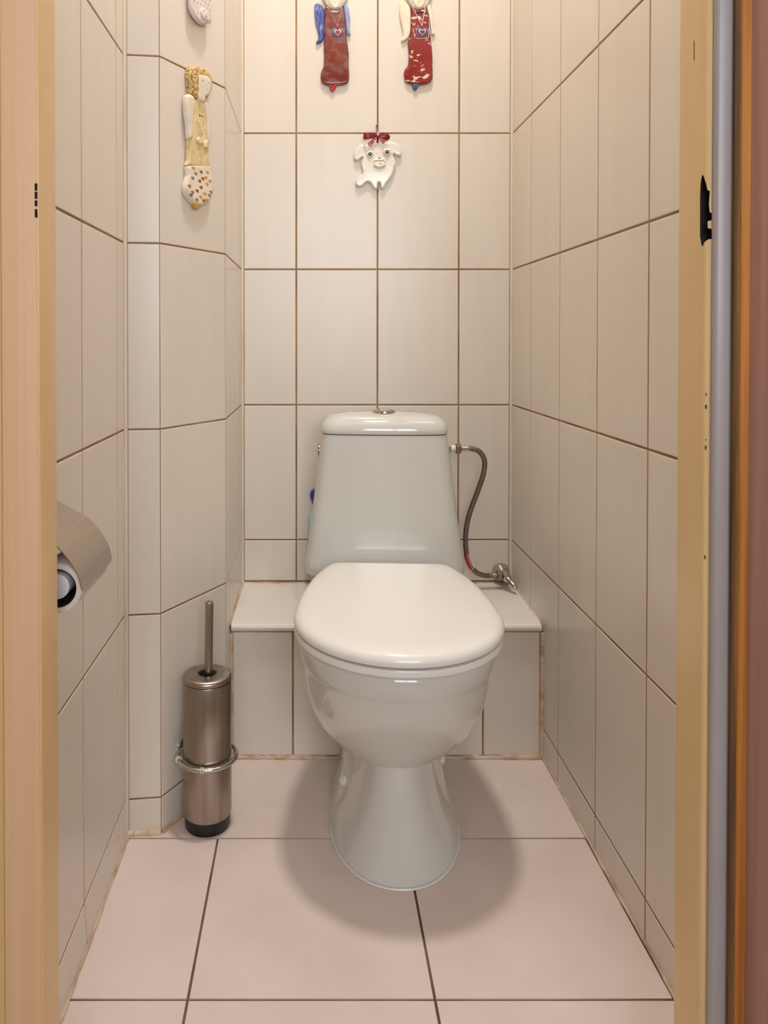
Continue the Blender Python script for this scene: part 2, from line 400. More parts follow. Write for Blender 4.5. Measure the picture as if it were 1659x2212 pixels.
# ------------------------------------------------------------------ door frame
def prism(name, prof, z0, z1, m, parent=None, smooth=True):
    bm = bmesh.new(); loft_bm(bm, [[(x, y, z) for x, y in prof] for z in (z0, z1)])
    return bmobj(name, bm, m, parent, smooth=smooth)
def arc(cx, cy, r, a0, a1, n=6):
    return [(cx + r*math.cos(R(a0 + (a1-a0)*i/n)), cy + r*math.sin(R(a0 + (a1-a0)*i/n))) for i in range(n+1)]
frame = empty('door_frame', (0, .80, 0))
tag(frame, kind='structure'); frame.name = 'door_1'
def cut(o, cutters):
    for c in cutters:
        md = o.modifiers.new('cut', 'BOOLEAN'); md.object = c; md.operation = 'DIFFERENCE'; md.solver = 'EXACT'
        try: md.material_mode = 'TRANSFER'
        except Exception: pass
    dg = bpy.context.evaluated_depsgraph_get(); dg.update()
    me = bpy.data.meshes.new_from_object(o.evaluated_get(dg)); o.modifiers.clear(); o.data = me
    for c in cutters: bpy.data.objects.remove(c)
XI = .4035                                # right jamb inner face
YFR = .778
jr = prism('frame_post', [(.46, YD), (XI + .004, YD)] + arc(XI + .004, YD - .004, .004, 90, 180) + arc(XI + .007, YFR + .007, .007, 180, 270) + [(.46, YFR)], 0, 1.99, M['frame'])
# torn latch hole and a narrow slot
def jag(pts, x0, x1):
    bm = bmesh.new(); loft_bm(bm, [[(x, y, z) for y, z in pts] for x in (x0, x1)])
    return bmobj('cutter', bm, M['void'])
hole = [(.7880, 1.0735), (.7842, 1.0700), (.7815, 1.0620), (.7805, 1.0560), (.7790, 1.0545), (.7795, 1.0420), (.7790, 1.0330), (.7765, 1.0290), (.7772, 1.0250),
        (.7802, 1.0240), (.7800, 1.0170), (.7765, 1.0150), (.7767, 1.0060), (.7795, 1.0055), (.7830, 1.0030), (.7860, .9985), (.7885, 1.0010), (.7915, 1.0100), (.7920, 1.0500), (.7910, 1.0650)]
slot = [(.8068, 1.1970), (.8052, 1.1970), (.8054, 1.2180), (.8070, 1.2180)]
cut(jr, [jag(hole, XI - .02, XI + .030), jag(slot, XI - .02, XI + .012)])
jr.parent = frame; jr.matrix_parent_inverse = frame.matrix_world.inverted() if False else Matrix.Translation((0, -.80, 0))
def fr(o): 
    o.parent = frame; o.matrix_parent_inverse = Matrix.Translation((0, -.80, 0)); return o
fr(prism('frame_rebate', arc(.4128, .7735, .0052, 250, 150, 6) + [(.4085, .778), (.4270, .778), (.4270, .7705)] + arc(.4222, .7712, .0030, 0, -70, 4), 0, 1.99, M['framecool']))
fr(prism('frame_seal', [(.4238, .7745), (.4238, .7672), (.4250, .7655), (.4300, .7650), (.4300, .7745)], 0, 1.99, M['oakd']))
for (du, dz, sz) in ((.0009, .8465, .0016), (.0016, .8340, .0030), (.0004, .7920, .0028), (.0010, .6790, .0026), (.0060, .8000, .0010)):
    yy = YFR + .0035 - du*.6; xx = XI + .0004 + du*.5
    c = lathe('paint_chip', [(0.0, -.0004), (sz*.62, -.0004), (sz*.5, .0003), (0, .0003)], M['void'], None, 7, rot=Matrix.Rotation(R(-50), 3, 'Z') @ Matrix.Rotation(R(-90), 3, 'Y') @ Matrix.Diagonal((1.4, .8, 1)), loc=(XI + .0018, YFR + .0022, dz))
    fr(c)
XJ = -.2805
YFL = .786
jl = prism('frame_post', [(-.33, YD), (XJ - .004, YD)] + list(reversed(arc(XJ - .004, YD - .004, .004, 0, 90)))[0:] + list(reversed(arc(XJ - .002, YFL + .002, .002, -90, 0))) + [(-.33, YFL)], 0, 1.99, M['frame'])
fr(jl)
pl = prism('frame_casing', [(XJ - .0018, YFL + .002), (XJ - .0018, YFL - .0012), (XJ - .0028, YFL - .0022), (-.3185, YFL - .0022), (-.3205, YFL - .0002), (-.3205, YFL + .004)], 0, 1.99, M['peach'])
def zbox(x0, x1, y0, y1, z0, z1): return box('cutter', x0, x1, y0, y1, z0, z1, M['void'])
cut(pl, [zbox(XJ - .0038, XJ - .0005, YFL - .01, YFL + .0015, a, b) for a, b in ((1.0560, 1.0635), (1.0475, 1.0550), (1.0400, 1.0460), (1.0285, 1.0370))])
fr(pl)
for a, b in ((1.0560, 1.0635), (1.0475, 1.0550), (1.0400, 1.0460), (1.0285, 1.0370)):
    fr(box('slot_dark_fill', XJ - .0038, XJ - .0016, YFL - .0014, YFL + .001, a, b, M['void']))  # dark box in each slot, standing in for the shade inside it
fr(prism('frame_trim', [(-.3225, YFL + .006), (-.3225, YFL + .0005), (-.36, YFL + .0005), (-.36, YFL + .006)], 0, 1.99, M['oakd'], smooth=False))
fr(box('frame_head', -.33, .46, YFR, YD, 1.975, 2.035, M['frame'], None, .003))

# open door leaf on the right
th = R(12)
leaf = empty('door_2', (.4330, .7620, 0)); leaf.rotation_euler = (0, 0, th); tag(leaf, kind='structure')
box('leaf_panel', .0012, .038, -.62, -.002, .008, 1.965, M['leaf'], leaf, .001)
box('edge_strip', -.0085, .030, -.006, .0035, .008, 1.965, M['oak'], leaf, .0012)
box('edge_bead', -.0100, -.0078, -.0035, .003, .008, 1.965, M['oakd'], leaf, .0005)

# ------------------------------------------------------------------ lamps (out of the picture, on the ceilings)
cl_ = empty('ceiling_lamp', LAMP); tag(cl_, 'flat round opal ceiling lamp above the toilet', 'lamp')
lathe('base_plate', [(0, -.0005), (.125, -.0005), (.125, -.020), (.118, -.024), (0, -.024)], M['plast'], cl_, 48)
lathe('diffuser', [(0, -.024), (.112, -.024), (.110, -.030), (.095, -.035), (0, -.036)], M['glass'], cl_, 48)
ll = bpy.data.lights.new('ceiling_lamp_light', 'AREA'); ll.shape = 'DISK'; ll.size = .20; ll.spread = R(130); ll.energy = LAMP_W; ll.color = LAMP_C
lo_ = bpy.data.objects.new('lamp_light', ll); COL.objects.link(lo_); lo_.parent = cl_; lo_.location = (0, 0, -.038)

# ------------------------------------------------------------------ toilet
toilet = empty('toilet', (.167, 1.66, 0)); toilet.rotation_euler = (0, 0, R(-3))
tag(toilet, 'white porcelain toilet with closed lid and tapered cistern', 'toilet')
NS = 72
def egg(z, w, vf, vb, vm, nf=2.0, nb=2.6, cx=0.0, wob=None):
    out = []
    for i in range(NS):
        t = 2*math.pi*i/NS; c, s = math.cos(t), math.sin(t)
        n = nf if s >= 0 else nb
        x = w * math.copysign(abs(c)**(2/n), c)
        v = vm + (vf - vm)*abs(s)**(2/n) if s >= 0 else vm - (vm - vb)*abs(s)**(2/n)
        out.append((cx + x, -v, z))
    return out
def rows(tab, k=3):
    """smoothly interpolated section table"""
    return [tuple(p) for p in catmull_n(tab, k)]
def catmull_n(P, k):
    out = []; n = len(P)
    for i in range(n-1):
        a, b, c, d = P[max(i-1, 0)], P[i], P[i+1], P[min(i+2, n-1)]
        for j in range(k):
            t = j/k
            out.append([.5*((2*q) + (r-p)*t + (2*p-5*q+4*r-s)*t*t + (-p+3*q-3*r+s)*t**3) for p, q, r, s in zip(a, b, c, d)])
    out.append(list(P[-1])); return out
bm = bmesh.new()
# bowl: outside from the neck up, over the rim and down the inside
bowl = catmull_n([  # z, w, front, back, mid
 (.140, .050, .330, .10, .24), (.155, .078, .352, .09, .24), (.172, .103, .374, .08, .25), (.192, .124, .396, .07, .26),
 (.225, .144, .425, .062, .28), (.265, .1565, .455, .056, .295), (.300, .1620, .474, .050, .303), (.334, .1650, .487, .025, .308)], 3)
R_ = [egg(*r) for r in bowl]
R_ += [egg(*r) for r in ((.3385, .1665, .4890, .024, .309), (.3430, .1688, .4920, .022, .310), (.3500, .1705, .4955, .02, .311), (.372, .1725, .5020, .018, .312),
       (.379, .1715, .5010, .019, .312), (.3835, .1680, .4970, .022, .312), (.3840, .150, .478, .05, .312), (.380, .135, .463, .075, .312), (.36, .128, .455, .09, .312), (.30, .12, .43, .12, .30), (.24, .07, .36, .17, .27), (.20, .03, .30, .22, .26))]
loft_bm(bm, R_)
box_bm(bm, -.168, .164, -.060, .164, .3060, .3650, .022, 4)
bmobj('bowl', bm, M['porc'], toilet, smooth=True)
bm = bmesh.new()
foot = catmull_n([(0, .1190, .4235, .04, .235), (.006, .1190, .4235, .04, .235), (.016, .1150, .4190, .042, .235), (.05, .0960, .4040, .045, .235), (.09, .0815, .3900, .05, .235), (.13, .0715, .3800, .06, .235), (.165, .0670, .3760, .08, .235), (.20, .0680, .3800, .10, .235)], 3)
loft_bm(bm, [egg(*r, nf=2.15) for r in foot])
rear = catmull_n([(0.0005, .1185, .33, .038, .20), (.012, .1165, .325, .040, .20), (.05, .1045, .30, .045, .19), (.10, .0935, .275, .05, .18), (.15, .0850, .26, .05, .17), (.20, .0810, .25, .05, .17), (.25, .0810, .25, .05, .17)], 3)
loft_bm(bm, [egg(*r, nf=2.6, nb=3) for r in rear])
bmobj('pedestal', bm, M['porc'], toilet, smooth=True)
bm = bmesh.new(); tube_bm(bm, [(x*1.004, y*1.004 - .0008, .0016) for x, y, z in egg(0, .1190, .4235, .04, .235, nf=2.15)], .0022, 6, True)
bmobj('foot_sealant', bm, M['bolt'], toilet, smooth=True)
# lid outline (half), x against distance from the back
H_ = [(0, .018), (.05, .018), (.095, .018), (.113, .0195), (.126, .027), (.1400, .055), (.1590, .115), (.1725, .185), (.1805, .250)]
HF = [(x, v) for x, v in [(v.x, v.y) for v in catmull([(a, b, 0) for a, b in H_], 3, False)]]
for i in range(1, 25):
    t = math.pi/2 * i/24
    HF.append((.180*math.cos(t - 0) if False else .184*math.sin(math.pi/2 - t + 0), .315 + .198*math.sin(t)))
HF.insert(len(HF) - 24, (.184, .315))
OUT = HF + [(-x, v) for x, v in reversed(HF[1:-1])]
def inset_ring(z, ins, cv=.29):
    return [(.0025 + x*(1 - ins/.184), -(cv + (v - cv)*(1 - ins/.225)), z) for x, v in OUT]
bm = bmesh.new()
L_ = [inset_ring(.4045, .012), inset_ring(.4038, .004), inset_ring(.4034, .0015), inset_ring(.4045, 0), inset_ring(.4090, -.0004), inset_ring(.4135, .0006), inset_ring(.4175, .0030), inset_ring(.4208, .0070), inset_ring(.4232, .0125), inset_ring(.4250, .022), inset_ring(.4262, .040), inset_ring(.4272, .075), inset_ring(.4278, .13), inset_ring(.428, .17)]
loft_bm(bm, L_); bmobj('lid', bm, M['lid'], toilet, smooth=True)
bm = bmesh.new()
L_ = [inset_ring(.3875, .045), inset_ring(.3862, .010), inset_ring(.3868, .0030), inset_ring(.3890, .0010), inset_ring(.3960, .0008), inset_ring(.3988, .0020), inset_ring(.3996, .007), inset_ring(.3996, .045), inset_ring(.3965, .055), inset_ring(.3910, .054)]
loft_bm(bm, L_, close=True); bmobj('seat', bm, M['lid'], toilet, smooth=True)
for sx in (-1, 1):
    lathe('hinge', [(0, -.024), (.0115, -.024), (.013, -.021), (.013, .021), (.0115, .024), (0, .024)], M['bolt'], toilet, 20, rot=Matrix.Rotation(R(90), 3, 'Y'), loc=(sx*.125, .006, .378))
# cistern
def rrect(z, w, d0, d1, rad, rb=.012, cx=-.0040, bow=0.006):
    """front (y=-..) bowed rounded rectangle; d0 front y, d1 back y"""
    out = []
    def corner(px, py, r, a0):
        for i in range(9):
            t = R(a0 + 90*i/8); out.append((cx + px + r*math.cos(t), py + r*math.sin(t), z))
    corner(w - rb, d1 - rb, rb, 0); corner(-w + rb, d1 - rb, rb, 90); corner(-w + rad, d0 + rad, rad, 180)
    for i in range(1, 8):
        x = -w + rad + (2*w - 2*rad)*i/8; out.append((cx + x, d0 - bow*(1 - ((x)/(w - rad))**2), z))
    corner(w - rad, d0 + rad, rad, 270)
    return out
bm = bmesh.new()
cs = catmull_n([(.366, .173, .046, .163), (.370, .1785, .041, .167), (.382, .1815, .0385, .169), (.41, .1785, .040, .170), (.45, .1730, .043, .170), (.52, .1640, .048, .170), (.60, .1545, .052, .170), (.66, .1475, .054, .170), (.6865, .1440, .055, .170)], 3)
loft_bm(bm, [rrect(z, w, a, b, .036) for z, w, a, b in cs]); bmobj('cistern', bm, M['porc'], toilet, smooth=True)
bm = bmesh.new()
cl = [(.6880, .1400, .059, .166, .034), (.6885, .1445, .0545, .170, .036), (.6920, .1455, .0530, .171, .037), (.7000, .1450, .0535, .171, .037), (.7100, .1420, .057, .169, .037), (.7185, .1360, .063, .165, .037), (.7250, .1270, .071, .160, .037), (.7290, .1150, .081, .154, .035), (.7315, .098, .092, .145, .03), (.7335, .07, .105, .136, .018), (.7345, .03, .117, .126, .006)]
loft_bm(bm, [rrect(z, w, a, b, rd, min(.012, rd)) for z, w, a, b, rd in cl]); bmobj('cistern_lid', bm, M['porc'], toilet, smooth=True)
fb = lathe('flush_button', [(0, .7320), (.0265, .7320), (.0265, .7365), (.0255, .7385), (.0215, .7395), (.0205, .7385), (.0190, .7405), (.012, .7415), (0, .7418)], M['chrome'], toilet, 32, loc=(-.0035, .113, 0))
lathe('side_plug', [(0, 0), (.0162, 0), (.0162, .0030), (.014, .0048), (.008, .0050), (0, .0050)], M['brass'], toilet, 28, rot=Matrix.Rotation(R(-90), 3, 'Y') , loc=(-.1520, .108, .6440))
for sx in (-1, 1):
    lathe('bolt_cap', [(0, 0), (.0098, 0), (.0104, .003), (.0100, .0085), (.007, .0120), (0, .0130)], M['bolt'], toilet, 20, rot=Matrix.Rotation(R(sx*34), 3, 'Y') @ Matrix.Rotation(R(20), 3, 'X'), loc=(sx*.0900, -.236 if sx < 0 else -.190, .066 if sx < 0 else .086))
# clear plastic hanger clipped to the rim
P = [(.176, -.262, .388), (.184, -.272, .384), (.188, -.278, .374), (.186, -.282, .362), (.178, -.286, .352), (.170, -.288, .349)]
hang = tube('rim_hanger', [Vector(p) + Vector((.167, 1.66, 0)) + Vector((-.012, .012, -.004)) for p in catmull(P, 4, False)], .0012, M['clear'], None, 8)
tag(hang, 'clear plastic wire hanger hooked on the right rim of the bowl', 'hanger')

# ------------------------------------------------------------------ water hose and valve
hose = empty('water_hose', (.335, 1.775, .648)); tag(hose, 'braided steel water hose bending from cistern to wall valve', 'hose')
ho = Vector(hose.location)
def hp(l): return [Vector(p) - ho for p in l]
def hexnut(name, p, axis, r, l, m, parent):
    q = Vector(axis).normalized(); rot = q.to_track_quat('Z', 'X').to_matrix()
    return lathe(name, [(0, 0), (r*.86, 0), (r, l*.12), (r, l*.88), (r*.86, l), (0, l)], m, parent, 6, rot=rot, loc=p)
A = hp([(.3160, 1.776, .648)])[0]
hexnut('wall_nut', A, (1, 0, 0), .0135, .010, M['chrome'], hose)
lathe('inlet_thread', [(0, 0), (.0085, 0), (.0085, .014), (0, .014)], M['bolt'], hose, 20, rot=Matrix.Rotation(R(90), 3, 'Y'), loc=A + Vector((.009, 0, 0)))
hexnut('coupling_nut', A + Vector((.0205, 0, 0)), (1, 0, 0), .0118, .0135, M['brass'], hose)
lathe('ferrule', [(0, 0), (.0066, 0), (.0066, .016), (.0058, .0162), (.0058, .019), (0, .019)], M['chrome'], hose, 20, rot=Matrix.Rotation(R(90), 3, 'Y'), loc=A + Vector((.034, 0, 0)))
path = [(.362, 1.776, .648), (.376, 1.777, .6475), (.3935, 1.780, .6405), (.4065, 1.784, .6195), (.4060, 1.790, .588), (.3945, 1.798, .545), (.3770, 1.806, .490), (.3695, 1.813, .443), (.3715, 1.820, .398), (.3810, 1.828, .366), (.3985, 1.836, .3400), (.4220, 1.845, .3285), (.4360, 1.850, .3270)]
CP = catmull(hp(path), 8, False)
tube('braided_tube', CP, .0061, M['braid'], hose, 14)
k0, k1 = 66, 76
tube('warning_tape', CP[k0:k1+1], .0071, M['tagw'], hose, 14)
bm = bmesh.new()      # red print: a band along the tape and a row of tiny strokes
seg = CP[k0:k1+1]
for i in range(len(seg)-1):
    t = (seg[i+1]-seg[i]).normalized(); s = Vector((-t.z, 0, t.x)); s = -s if s.x > 0 else s
    f = Vector((0, -1, 0))
    for a0, a1, q0, q1 in ((14, 34, 0, 1), (34, 54, 0, 1), (54, 74, 0, 1), (74, 94, 0, 1), (-8, 10, .05, .45), (-26, -8, .05, .45), (-8, 8, .6, .9), (-24, -8, .6, .9)):
        def pt(a, q): return seg[i].lerp(seg[i+1], q) + .0075*(math.cos(R(a))*f + math.sin(R(a))*s)
        vs = [bm.verts.new(pt(a, q)) for a, q in ((a0, q0), (a1, q0), (a1, q1), (a0, q1))]; bm.faces.new(vs)
bmobj('red_print', bm, M['tagr'], hose)
lathe('ferrule', [(0, 0), (.0066, 0), (.0068, .002), (.0060, .006), (.0068, .010), (.0066, .018), (0, .018)], M['brass'], hose, 20, rot=Matrix.Rotation(R(90), 3, 'Y'), loc=CP[-1])
valve = empty('angle_valve', (.474, YB, .322)); tag(valve, 'small chrome angle valve with lever on the back wall corner', 'valve')
ry = Matrix.Rotation(R(90), 3, 'X')           # local z -> -y
lathe('escutcheon', [(0, .0), (.0225, .0), (.0225, .002), (.019, .012), (.0135, .022), (.0125, .024), (0, .024)], M['chrome'], valve, 32, rot=ry, loc=(0, -.0012, 0))
lathe('valve_body', [(0, 0), (.0095, 0), (.0095, .018), (.0115, .020), (.0115, .038), (.009, .041), (.009, .046), (0, .047)], M['chrome'], valve, 28, rot=ry, loc=(0, -.022, .003))
hexnut('outlet_nut', (-.022, -.048, .005), (1, 0, 0), .0135, .014, M['brass'], valve)
lathe('outlet', [(0, 0), (.0085, 0), (.0085, .012), (0, .012)], M['chrome'], valve, 20, rot=Matrix.Rotation(R(90), 3, 'Y'), loc=(-.012, -.048, .005))
bm = bmesh.new(); tube_bm(bm, catmull([(0, -.066, .003), (.005, -.074, -.002), (.011, -.082, -.009), (.0145, -.088, -.015)], 3, False), [.0065, .0062, .006, .0062, .0068, .0072, .0072, .007, .0065, .005], 10)
bmobj('lever', bm, M['chrome'], valve, smooth=True)

# ------------------------------------------------------------------ bottle behind the cistern
bt = empty('cleaner_bottle', (.0185, 1.8670, .2937)); tag(bt, 'pale blue cleaner bottle with dark blue cap half hidden behind the cistern', 'bottle')
lathe('bottle_body', [(0, 0), (.018, 0), (.0195, .003), (.0200, .085), (.0235, .105), (.0262, .120), (.0262, .168), (.022, .185), (.014, .197), (.0125, .205), (0, .205)], M['bottle'], bt, 32)
lathe('cap', [(0, .204), (.016, .204), (.0175, .208), (.0222, .222), (.0226, .232), (.018, .240), (0, .242)], M['bluecap'], bt, 28)

# ------------------------------------------------------------------ toilet brush
br = empty('toilet_brush', (-.1935, 1.407, 0)); tag(br, 'brushed steel toilet brush canister standing on the floor beside the toilet', 'toilet brush')
lathe('base', [(0, .0003), (.0400, .0003), (.0415, .003), (.0425, .030), (0, .030)], M['black'], br, 48)
lathe('canister', [(.0425, .0255), (.0440, .0255), (.0445, .028), (.0448, .150), (.0450, .2705), (.0445, .2715), (.0425, .2715), (.042, .20), (.0418, .03)], M['steel'], br, 64, cap=False)
lathe('rim_gasket', [(.030, .2700), (.0446, .2700), (.0446, .2735), (.030, .2735)], M['black'], br, 48)
lathe('canister_lid', [(.0172, .2730), (.0445, .2730), (.0452, .2745), (.0450, .2780), (.0430, .2815), (.0390, .2832), (.0200, .2842), (.0178, .2836), (.0172, .2820), (.0172, .2730)], M['steel'], br, 64, cap=False)
lathe('lid_insert', [(0, .2745), (.0172, .2745), (.0172, .2815), (.0150, .2815), (.0135, .2775), (0, .2775)], M['black'], br, 32)
hd = [(0, .16), (.0074, .16), (.0077, .27), (.0077, .4140), (.0070, .4162), (.0040, .4172), (0, .4174)]
lathe('handle', hd, M['steel'], br, 28, rot=Matrix.Rotation(R(.9), 3, 'Y'), loc=(-.0025, 0, 0))
rg = empty('ring_holder', (-.1935, 1.407, .130)); tag(rg, 'chrome wire ring around the steel brush canister, fixed to the tiled wall', 'holder')
RR = .0535
tube('ring', [(RR*math.cos(2*math.pi*i/64), RR*math.sin(2*math.pi*i/64), 0) for i in range(64)], .0043, M['chrome'], rg, 12, True)
nC = Vector((.869, -.494, 0)); wallp = -nC*.0592
tube('wall_arm', [-nC*(RR - .001), wallp + nC*.001], .0045, M['chrome'], rg, 10)
lathe('wall_flange', [(0, 0), (.015, 0), (.015, .003), (.011, .0055), (0, .006)], M['chrome'], rg, 24, rot=nC.to_track_quat('Z', 'Y').to_matrix(), loc=wallp + nC*.0002)
def clip(name, deg, m, w, r):
    c = Vector((RR*math.cos(R(deg)), RR*math.sin(R(deg)), 0)); t = Vector((-math.sin(R(deg)), math.cos(R(deg)), 0))
    lathe(name, [(.0035, -w), (r, -w), (r, w), (.0035, w)], m, rg, 20, rot=t.to_track_quat('Z', 'X').to_matrix(), loc=c)
clip('white_clip', 198, M['bolt'], .0028, .0060)
clip('rubber_band', 266, M['rubber'], .0011, .0058); clip('rubber_band', 270, M['rubber'], .0011, .0058)

# ------------------------------------------------------------------ toilet paper holder
ph = empty('paper_holder', (XL, .935, .619)); tag(ph, 'brushed steel toilet paper holder with curved cover on left wall', 'paper holder')
hood = [(.001, .073), (.020, .0640), (.0375, .0530), (.0425, .0488), (.0500, .0410), (.0585, .0305), (.0660, .0185), (.0705, .0085), (.0742, -.0070)]
HP = [(.001, .0710), (.0415, .0496)] + [(v.x, v.y) for v in catmull([(a, b, 0) for a, b in hood[3:]], 5, False)]
def hoodrow(off):
    out = []
    for i, p in enumerate(HP):
        a, b = HP[max(i-1, 0)], HP[min(i+1, len(HP)-1)]; t = Vector((b[0]-a[0], b[1]-a[1])).normalized()
        out.append((p[0] - t.y*-off*-1 if False else p[0] + t.y*off, p[1] - t.x*off))
    return out
inn = hoodrow(-.0014)
bm = bmesh.new(); rings = []; Lh = [0.0]
for i in range(1, len(HP)): Lh.append(Lh[-1] + math.dist(HP[i], HP[i-1]))
for i, (o_, n_) in enumerate(zip(HP, inn)):
    t = max(0.0, 1 - (Lh[-1] - Lh[i])/.007); c = .007*(1 - math.sqrt(max(0, 1 - t*t)))     # rounded lower corners
    rings.append([(o_[0], -.065 + c, o_[1]), (o_[0], .065 - c, o_[1]), (n_[0], .065 - c, n_[1]), (n_[0], -.065 + c, n_[1])])
loft_bm(bm, rings)
shade(bmobj('cover', bm, M['steelh'], ph, smooth=True).data, 9)
box('wall_plate', .0005, .003, -.064, .064, -.02, .074, M['steelh'], ph, .001)
tube('arm', catmull([(.002, -.062, .012), (.02, -.0640, .006), (.038, -.0640, .001), (.0452, -.0600, 0), (.0452, -.050, 0)], 4, False), .0035, M['chrome'], ph, 10) if False else None
tube('spindle', [(.0452, -.0655, 0), (.0452, -.0645, 0), (.0452, .062, 0)], [.0125, .0145, .0145], M['spindle'], ph, 24)
tube('arm', [(.003, .063, 0), (.0452, .063, 0)], .0035, M['chrome'], ph, 10)
tp = empty('paper_roll', (XL + .0440, .935, .6155)); tag(tp, 'white toilet paper roll hanging in the steel wall holder', 'toilet paper')
ryy = Matrix.Rotation(R(-90), 3, 'X')
lathe('paper', [(.0225, -.060), (.0285, -.060), (.0290, -.059), (.0290, .056), (.0225, .056), (.0225, -.060)], M['paper'], tp, 48, rot=ryy, cap=False)
lathe('cardboard_core', [(.0215, -.0595), (.0225, -.0595), (.0225, .0555), (.0215, .0555), (.0215, -.0595)], M['void'], tp, 40, rot=ryy, cap=False)  # near-black, so the shade inside the roll is put into its colour

# ------------------------------------------------------------------ ceramic wall figures
def relief(name, pts, m, parent, base=0.0, h=.008, edge=.004, k=3, dome=None):
    """rounded clay slab with the given outline, standing out of the wall (local z); thickness swells with the distance from the outline"""
    P = catmull([(a, b, 0) for a, b in pts], k) if k > 1 else [Vector((a, b, 0)) for a, b in pts]
    P = [Vector((p.x, p.y)) for p in P]
    ar = sum(P[i-1].x*P[i].y - P[i].x*P[i-1].y for i in range(len(P)))
    if ar < 0: P.reverse()
    n = len(P); d = dome or edge*1.25
    def dist2(q):
        best = 1e9
        for i in range(n):
            a, b = P[i-1], P[i]; ab = b - a; t = max(0, min(1, (q - a).dot(ab)/max(ab.length_squared, 1e-12)))
            best = min(best, (a + ab*t - q).length_squared)
        return math.sqrt(best)
    def inside(q):
        c = False
        for i in range(n):
            a, b = P[i-1], P[i]
            if (a.y > q.y) != (b.y > q.y) and q.x < (b.x - a.x)*(q.y - a.y)/(b.y - a.y) + a.x: c = not c
        return c
    x0, x1 = min(p.x for p in P), max(p.x for p in P); y0, y1 = min(p.y for p in P), max(p.y for p in P)
    st = max(min(d*.42, (x1 - x0)/8, (y1 - y0)/8), max(x1 - x0, y1 - y0)/60)
    V = list(P); y = y0 + st*.5; row = 0
    while y < y1:
        x = x0 + st*(.25 if row % 2 else .75)
        while x < x1:
            q = Vector((x, y))
            if inside(q) and dist2(q) > st*.45: V.append(q)
            x += st
        y += st*.9; row += 1
    r = delaunay_2d_cdt(V, [(i, (i+1) % n) for i in range(n)], [], 1, 1e-7)
    vv, ff = r[0], r[2]
    def zz(q):
        t = min(dist2(q)/d, 1); return base + h - edge + edge*math.sqrt(max(0, 1 - (1 - t)**2))
    bm = bmesh.new(); top = [bm.verts.new((q.x, q.y, zz(q))) for q in vv]
    for f in ff:
        try: bm.faces.new([top[i] for i in f])
        except ValueError: pass
    bmesh.ops.recalc_face_normals(bm, faces=bm.faces)
    if bm.faces and sum(f.normal.z for f in bm.faces) < 0: bmesh.ops.reverse_faces(bm, faces=bm.faces)
    eb = [e for e in bm.edges if e.is_boundary]
    ex = bmesh.ops.extrude_edge_only(bm, edges=eb)
    lowv = [g for g in ex['geom'] if isinstance(g, bmesh.types.BMVert)]
    for v in lowv: v.co.z = base
    bmesh.ops.holes_fill(bm, edges=[e for e in bm.edges if e.is_boundary], sides=0)
    bmesh.ops.recalc_face_normals(bm, faces=bm.faces)
    me = bpy.data.meshes.new(name); bm.to_mesh(me); bm.free()
    o = link(name, me, m, parent, False)
    for p in me.polygons: p.use_smooth = True
    me.set_sharp_from_angle(angle=R(70))
    return o
def disc(name, x, y, z, r, m, parent, h=.0012, n=20, sx=1.0, rot=0):
    return lathe(name, [(0, 0), (r, 0), (r*.95, h*.6), (r*.7, h), (0, h*1.05)], m, parent, n, rot=Matrix.Rotation(R(rot), 3, 'Z') @ Matrix.Diagonal((sx, 1, 1)), loc=(x, y, z))
def ball(name, x, y, z, r, m, parent, sz=1.0, n=20):
    return lathe(name, [(r*math.sin(math.pi*i/12), -r*sz*math.cos(math.pi*i/12)) for i in range(13)], m, parent, n, loc=(x, y, z))
def heart(s):
    out = []
    for i in range(36):
        t = 2*math.pi*i/36
        out.append((s*math.sin(t)**3, s*(13*math.cos(t) - 5*math.cos(2*t) - 2*math.cos(3*t) - math.cos(4*t))/16.0 + s*.12))
    return out

